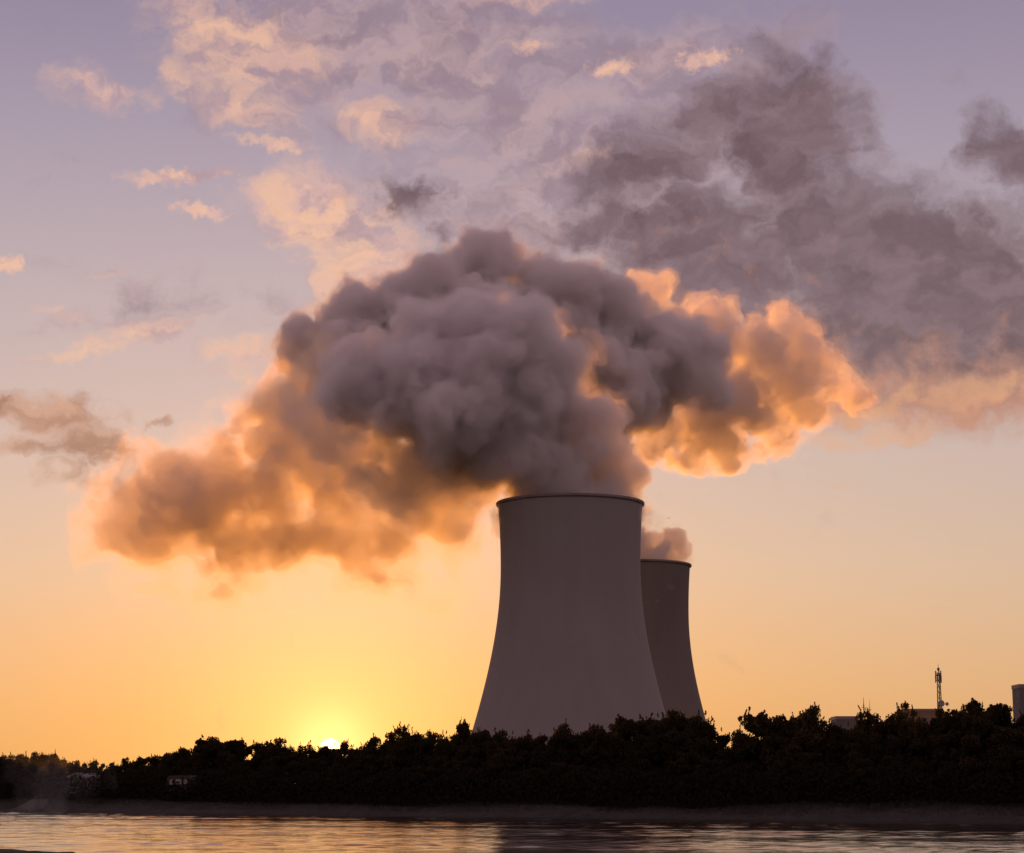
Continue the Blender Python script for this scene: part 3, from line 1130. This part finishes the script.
for kind, var, px, py, off, wd, lab in SPECIAL:
    # walk along the bank until the tree stands under that bearing
    lo_, hi_ = -60.0, (BR - BL).length + 60.0
    for _ in range(50):
        mid_ = (lo_ + hi_) / 2
        if px_of(bank(mid_, off)) < px:
            lo_ = mid_
        else:
            hi_ = mid_
    p = bank(lo_, off)
    p.z = ground_z(off) - 0.1
    place_tree(kind, var, p, at(px, py, p.y).z - p.z, wd, rt.uniform(0, 6.28), lab, None)

# brambles, reeds and low bushes that close the foot of the belt
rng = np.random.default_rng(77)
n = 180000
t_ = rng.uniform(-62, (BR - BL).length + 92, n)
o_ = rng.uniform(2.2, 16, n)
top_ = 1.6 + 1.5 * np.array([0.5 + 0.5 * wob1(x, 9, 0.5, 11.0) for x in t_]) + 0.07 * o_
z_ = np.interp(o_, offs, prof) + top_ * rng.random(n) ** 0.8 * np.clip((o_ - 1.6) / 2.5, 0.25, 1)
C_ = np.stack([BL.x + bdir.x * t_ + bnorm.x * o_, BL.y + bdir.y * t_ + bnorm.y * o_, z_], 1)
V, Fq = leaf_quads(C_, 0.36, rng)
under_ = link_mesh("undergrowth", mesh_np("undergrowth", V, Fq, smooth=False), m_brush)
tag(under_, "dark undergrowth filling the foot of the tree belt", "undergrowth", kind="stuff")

# bank grass between stones and bushes
n = 60000
t_ = rng.uniform(-62, (BR - BL).length + 92, n)
o_ = rng.uniform(0.9, 6.5, n)
bz = np.interp(o_, offs, prof)
P0 = np.stack([BL.x + bdir.x * t_ + bnorm.x * o_, BL.y + bdir.y * t_ + bnorm.y * o_, bz - 0.05], 1)
h_ = rng.uniform(0.25, 0.8, n)[:, None]
d_ = np.concatenate([rng.normal(0, .25, (n, 2)), np.ones((n, 1))], 1) * h_
s_ = np.stack([np.full(n, bdir.x), np.full(n, bdir.y), np.zeros(n)], 1) * 0.05
V = np.stack([P0 - s_, P0 + s_, P0 + d_ + s_ * .3, P0 + d_ - s_ * .3], 1).reshape(-1, 3)
m_grass = mottled("dry_bank_grass", (0.018, 0.015, 0.009), (0.034, 0.027, 0.016), 0.5, 0.9)
gr = link_mesh("bank_grass", mesh_np("bank_grass", V, np.arange(n * 4).reshape(-1, 4), smooth=False), m_grass)
tag(gr, "rough grass on the far bank above the stones", "grass", kind="stuff")

# ------------------------------------------------------------------ morning mist
def mist(name, label, balls, seed, vox, dens, lev, amp, cell, stretch):
    rng = np.random.default_rng(seed)
    f, lo, shape = steam_field(balls, vox, 6.0, 3.0)
    f += amp * fbm(shape, tuple(cell * s / vox for s in stretch), 4, 0.55, rng)
    mid = tuple(np.mean(np.array(balls)[:, :3], 0))
    o = skin(f, lev, lo, vox, name, vapour(name + "_vapour", dens, (0.97, 0.97, 0.97), 0.3), None, mid)
    o.location = mid
    tag(o, label, "mist", kind="stuff")
    return o


rm = random.Random(3)
L_ = (BR - BL).length
balls = []
t = -20.0
while t < L_ + 20:
    p = bank(t, rm.uniform(-14, 2.0))
    r = rm.uniform(3.5, 7.5)
    balls.append((p.x, p.y, rm.uniform(0.0, 0.5), r, 0.17))
    t += 1.6
mist("river_mist", "low pale mist lying on the water along the far bank", balls, 21, 0.7, 0.0024, 0.0, 1.1, 9.0, (1, 1, .5))
balls = []
for (px, py, r) in ((20, 800, 14), (22, 785, 12), (18, 770, 12), (24, 760, 10), (60, 795, 16), (75, 782, 18), (66, 770, 14), (74, 758, 9), (95, 785, 14), (40, 796, 18), (5, 790, 16), (-20, 790, 24), (120, 798, 12)):
    p = at(px, py, 249.0 - 0.10 * px)
    balls.append((p.x, p.y, p.z, r * .125, 1.0))
mist("bank_mist", "thin wisps of mist rising before the trees in the left corner", balls, 25, 0.35, 0.011, 0.7, 2.0, 3.4, (1, 1, 2.0))
#@@END_TREES

def px_blobs(spec, y0, seed, depth0=0.6, squash=1.0):
    """(px, py, r in px, extra depth in m) -> balls in metres, with a few more behind and before for body."""
    r_ = random.Random(seed)
    out = []
    for s in spec:
        px, py, r = s[:3]
        dyy = s[3] if len(s) > 3 else 0.0
        depth = s[4] if len(s) > 4 else depth0
        y = y0 + dyy
        rm = r / F * y * 1.0
        n = 2 if depth < 1 else 3
        for i in range(n):
            yy = y + (r_.uniform(-1, 1) if n == 2 else (i - 1) + r_.uniform(-0.4, 0.4)) * rm * depth
            p = at(px, py, yy)
            out.append((p.x, p.y, p.z, rm, squash))
    return out


def plume(name, label, cat, spec, y0, seed, vox, amps, cells, levels, mats, k=2.0, squash=1.0, depth=0.6, buds=2, ratio=0.42, nb=11,
          stir=0.0, stir_cell=60.0, stretch=(1, 1, 1), parts=("steam_core", "steam_veil", "steam_haze"), shrink=0.86, pad=22.0, sink=None, octave=0.56, frayed=0.0, fray_cell=18.0):
    rng = np.random.default_rng(seed)
    blobs = [(x, y, z, r * shrink, q) for x, y, z, r, q in px_blobs(spec, y0, seed, depth, squash)]
    mid = tuple(np.mean(np.array(blobs)[:, :3], 0))
    f, lo, shape = steam_field(grow(blobs, buds, rng, ratio, nb), vox, pad, k)
    if stir:
        f = stirred(f, vox, stir, stir_cell, rng)
    a_b, a_f = amps
    if a_b:
        f -= a_b * fbm(shape, cells[0] / vox, 6, octave, rng, billow=True)
    if a_f:
        f += a_f * fbm(shape, tuple(cells[1] * s / vox for s in stretch), 6, octave + 0.03, rng)
    root = empty(name, mid)
    tag(root, label, cat)
    for i, (nm, lv, m) in enumerate(zip(parts, levels, mats)):
        if i and frayed:
            f = f + frayed * fbm(shape, fray_cell / vox, 5, 0.6, rng)
        ff = f
        if sink and i < 2:
            # the body thins out downwards: only a faint veil hangs below that height
            z = lo[2] + (np.arange(shape[2], dtype=np.float32) + 0.5) * vox
            ff = f - (np.clip(sink[0] - z, 0, None) * sink[1] * (1.0, 0.55)[i])[None, None, :]
        skin(ff, lv, lo, vox, nm, m, root, mid)
    return root


WHITE = (0.962, 0.948, 0.948)
G = 0.5
near_spec = [(528, 512, 22, 0, .3), (550, 510, 32, 0, .5), (590, 510, 32, 0, .5), (618, 512, 20, 0, .3), (540, 490, 30, 0, .5), (570, 488, 36, 0, .6), (600, 490, 30, 0, .5), (550, 470, 40, 0, .6), (595, 468, 34, 0, .6),
             (565, 440, 42, 0, .7), (598, 436, 30, 0, .6), (575, 415, 24, 0, .6), (618, 452, 20, 0, .5), (624, 470, 15, 0, .5), (614, 436, 13, 0, .5), (625, 488, 10, 0, .5),
             (520, 450, 40), (495, 420, 55), (455, 405, 56), (410, 390, 50), (378, 385, 36), (348, 388, 26), (420, 350, 34), (470, 345, 42), (520, 350, 46), (548, 375, 38),
             (525, 395, 52), (490, 450, 30), (440, 430, 30), (470, 385, 55), (350, 405, 20), (385, 345, 16), (360, 362, 18)]
far_spec = [(490, 262, 26), (465, 285, 36), (430, 292, 32), (400, 308, 32), (355, 322, 32), (318, 345, 26), (302, 360, 18), (540, 295, 34), (580, 308, 34), (615, 325, 34), (650, 350, 36), (685, 375, 30),
            (630, 380, 44), (590, 400, 44), (560, 340, 44), (715, 392, 16), (500, 335, 56), (430, 340, 50), (370, 365, 46), (335, 400, 32), (636, 405, 32), (590, 430, 36), (680, 345, 22), (705, 365, 20),
            (668, 561, 12, 0, .3), (650, 561, 20, 0, .5), (630, 560, 24, 0, .5), (657, 549, 11, 0, .5), (642, 543, 14, 0, .5), (677, 552, 7, 0, .4), (628, 528, 20, 0, .6), (615, 505, 24, 0, .6), (600, 480, 30, 0, .6), (590, 450, 36, 0, .6)]
lit_spec = [(658, 298, 16), (675, 315, 20), (700, 332, 24), (725, 342, 24), (780, 326, 17), (797, 342, 20), (765, 358, 26), (812, 365, 20), (835, 382, 15), (790, 385, 26), (740, 392, 30), (705, 415, 28), (760, 420, 20), (805, 412, 16),
            (665, 430, 24), (645, 415, 24), (648, 448, 13), (690, 443, 14), (730, 435, 16), (852, 396, 11), (775, 436, 12), (720, 320, 14), (750, 345, 20)]
drift_spec = [(305, 385, 22), (285, 410, 28), (260, 435, 32), (225, 465, 32), (190, 490, 30), (155, 510, 30), (128, 522, 24), (108, 535, 14), (165, 470, 16), (235, 420, 18), (150, 535, 20), (180, 525, 30), (215, 515, 38), (255, 485, 42), (310, 445, 44), (365, 455, 42), (420, 470, 38), (465, 485, 28),
              (245, 550, 26), (300, 545, 38), (280, 582, 12), (350, 535, 40), (405, 545, 34), (430, 585, 18), (380, 575, 16), (340, 495, 46), (395, 505, 44), (455, 520, 26), (345, 425, 30), (200, 550, 18), (150, 540, 16), (270, 520, 40), (460, 560, 18)]
drift_spec += [(345, 440, 26, -190), (380, 455, 28, -190), (420, 468, 26, -190), (455, 482, 20, -185), (480, 492, 13, -185), (400, 490, 26, -150), (440, 505, 18, -150), (330, 420, 22, -120), (310, 390, 20, -60)]
AMBER = (0.94, 0.885, 0.79)  # reddening of the low sunlight, put into the drift steam's own colour
plume("steam_plume", "dense grey steam billowing from the mouth of the nearer, larger tower", "steam plume", near_spec, 970.0, 3, 0.85,
      (1.9, 3.3), (10.0, 15.0), (1.0, -1.0, -4.2), (vapour("steam_dense", 0.125, WHITE, 0.3, 0.001), vapour("steam_thin", 0.05, WHITE, 0.25), vapour("steam_faint", 0.012, WHITE, 0.35)),
      frayed=2.3, fray_cell=9.0, depth=1.05, octave=0.62, nb=9, ratio=0.39)
plume("steam_plume", "dark bank of steam rising behind the nearer plume from the farther tower", "steam plume", far_spec, 1243.0, 5, 1.1,
      (2.4, 4.6), (12.0, 18.0), (1.0, -1.6, -5.5), (vapour("steam_dense_far", 0.14, WHITE, 0.05, 0.001), vapour("steam_thin_far", 0.035, WHITE, 0.05), vapour("steam_faint_far", 0.008, WHITE, 0.15)),
      stir=3.0, stir_cell=34.0, frayed=3.4, fray_cell=11.0, depth=1.2, octave=0.62, nb=9, ratio=0.39)
plume("steam_plume", "sunlit orange lobe of steam drifting right of the dark plumes", "steam plume", lit_spec, 1330.0, 8, 1.1,
      (3.4, 6.0), (15.0, 20.0), (1.8, -1.5, -5.0), (vapour("steam_lit", 0.085, WHITE, 0.42, 0.002), vapour("steam_lit_thin", 0.020, WHITE, G), vapour("steam_lit_faint", 0.005, WHITE, G)),
      stir=3.0, stir_cell=40.0, frayed=3.0, fray_cell=11.0, shrink=0.98, octave=0.60)
plume("steam_plume", "thin orange drift of steam trailing left above the low sun", "steam plume", drift_spec, 1150.0, 12, 1.5,
      (5.5, 10.0), (16.0, 22.0), (5.0, -1.0, -7.0), (vapour("steam_drift", 0.050, AMBER, 0.4, 0.0005), vapour("steam_drift_thin", 0.016, AMBER, 0.45), vapour("steam_drift_faint", 0.0038, AMBER, G)),
      buds=1, k=8.0, stir=6.0, stir_cell=50.0, frayed=6.0, fray_cell=16.0, shrink=0.98, pad=48.0, octave=0.60, sink=(at(300, 510, 1150.0).z, 0.33))
#@@END_STEAM
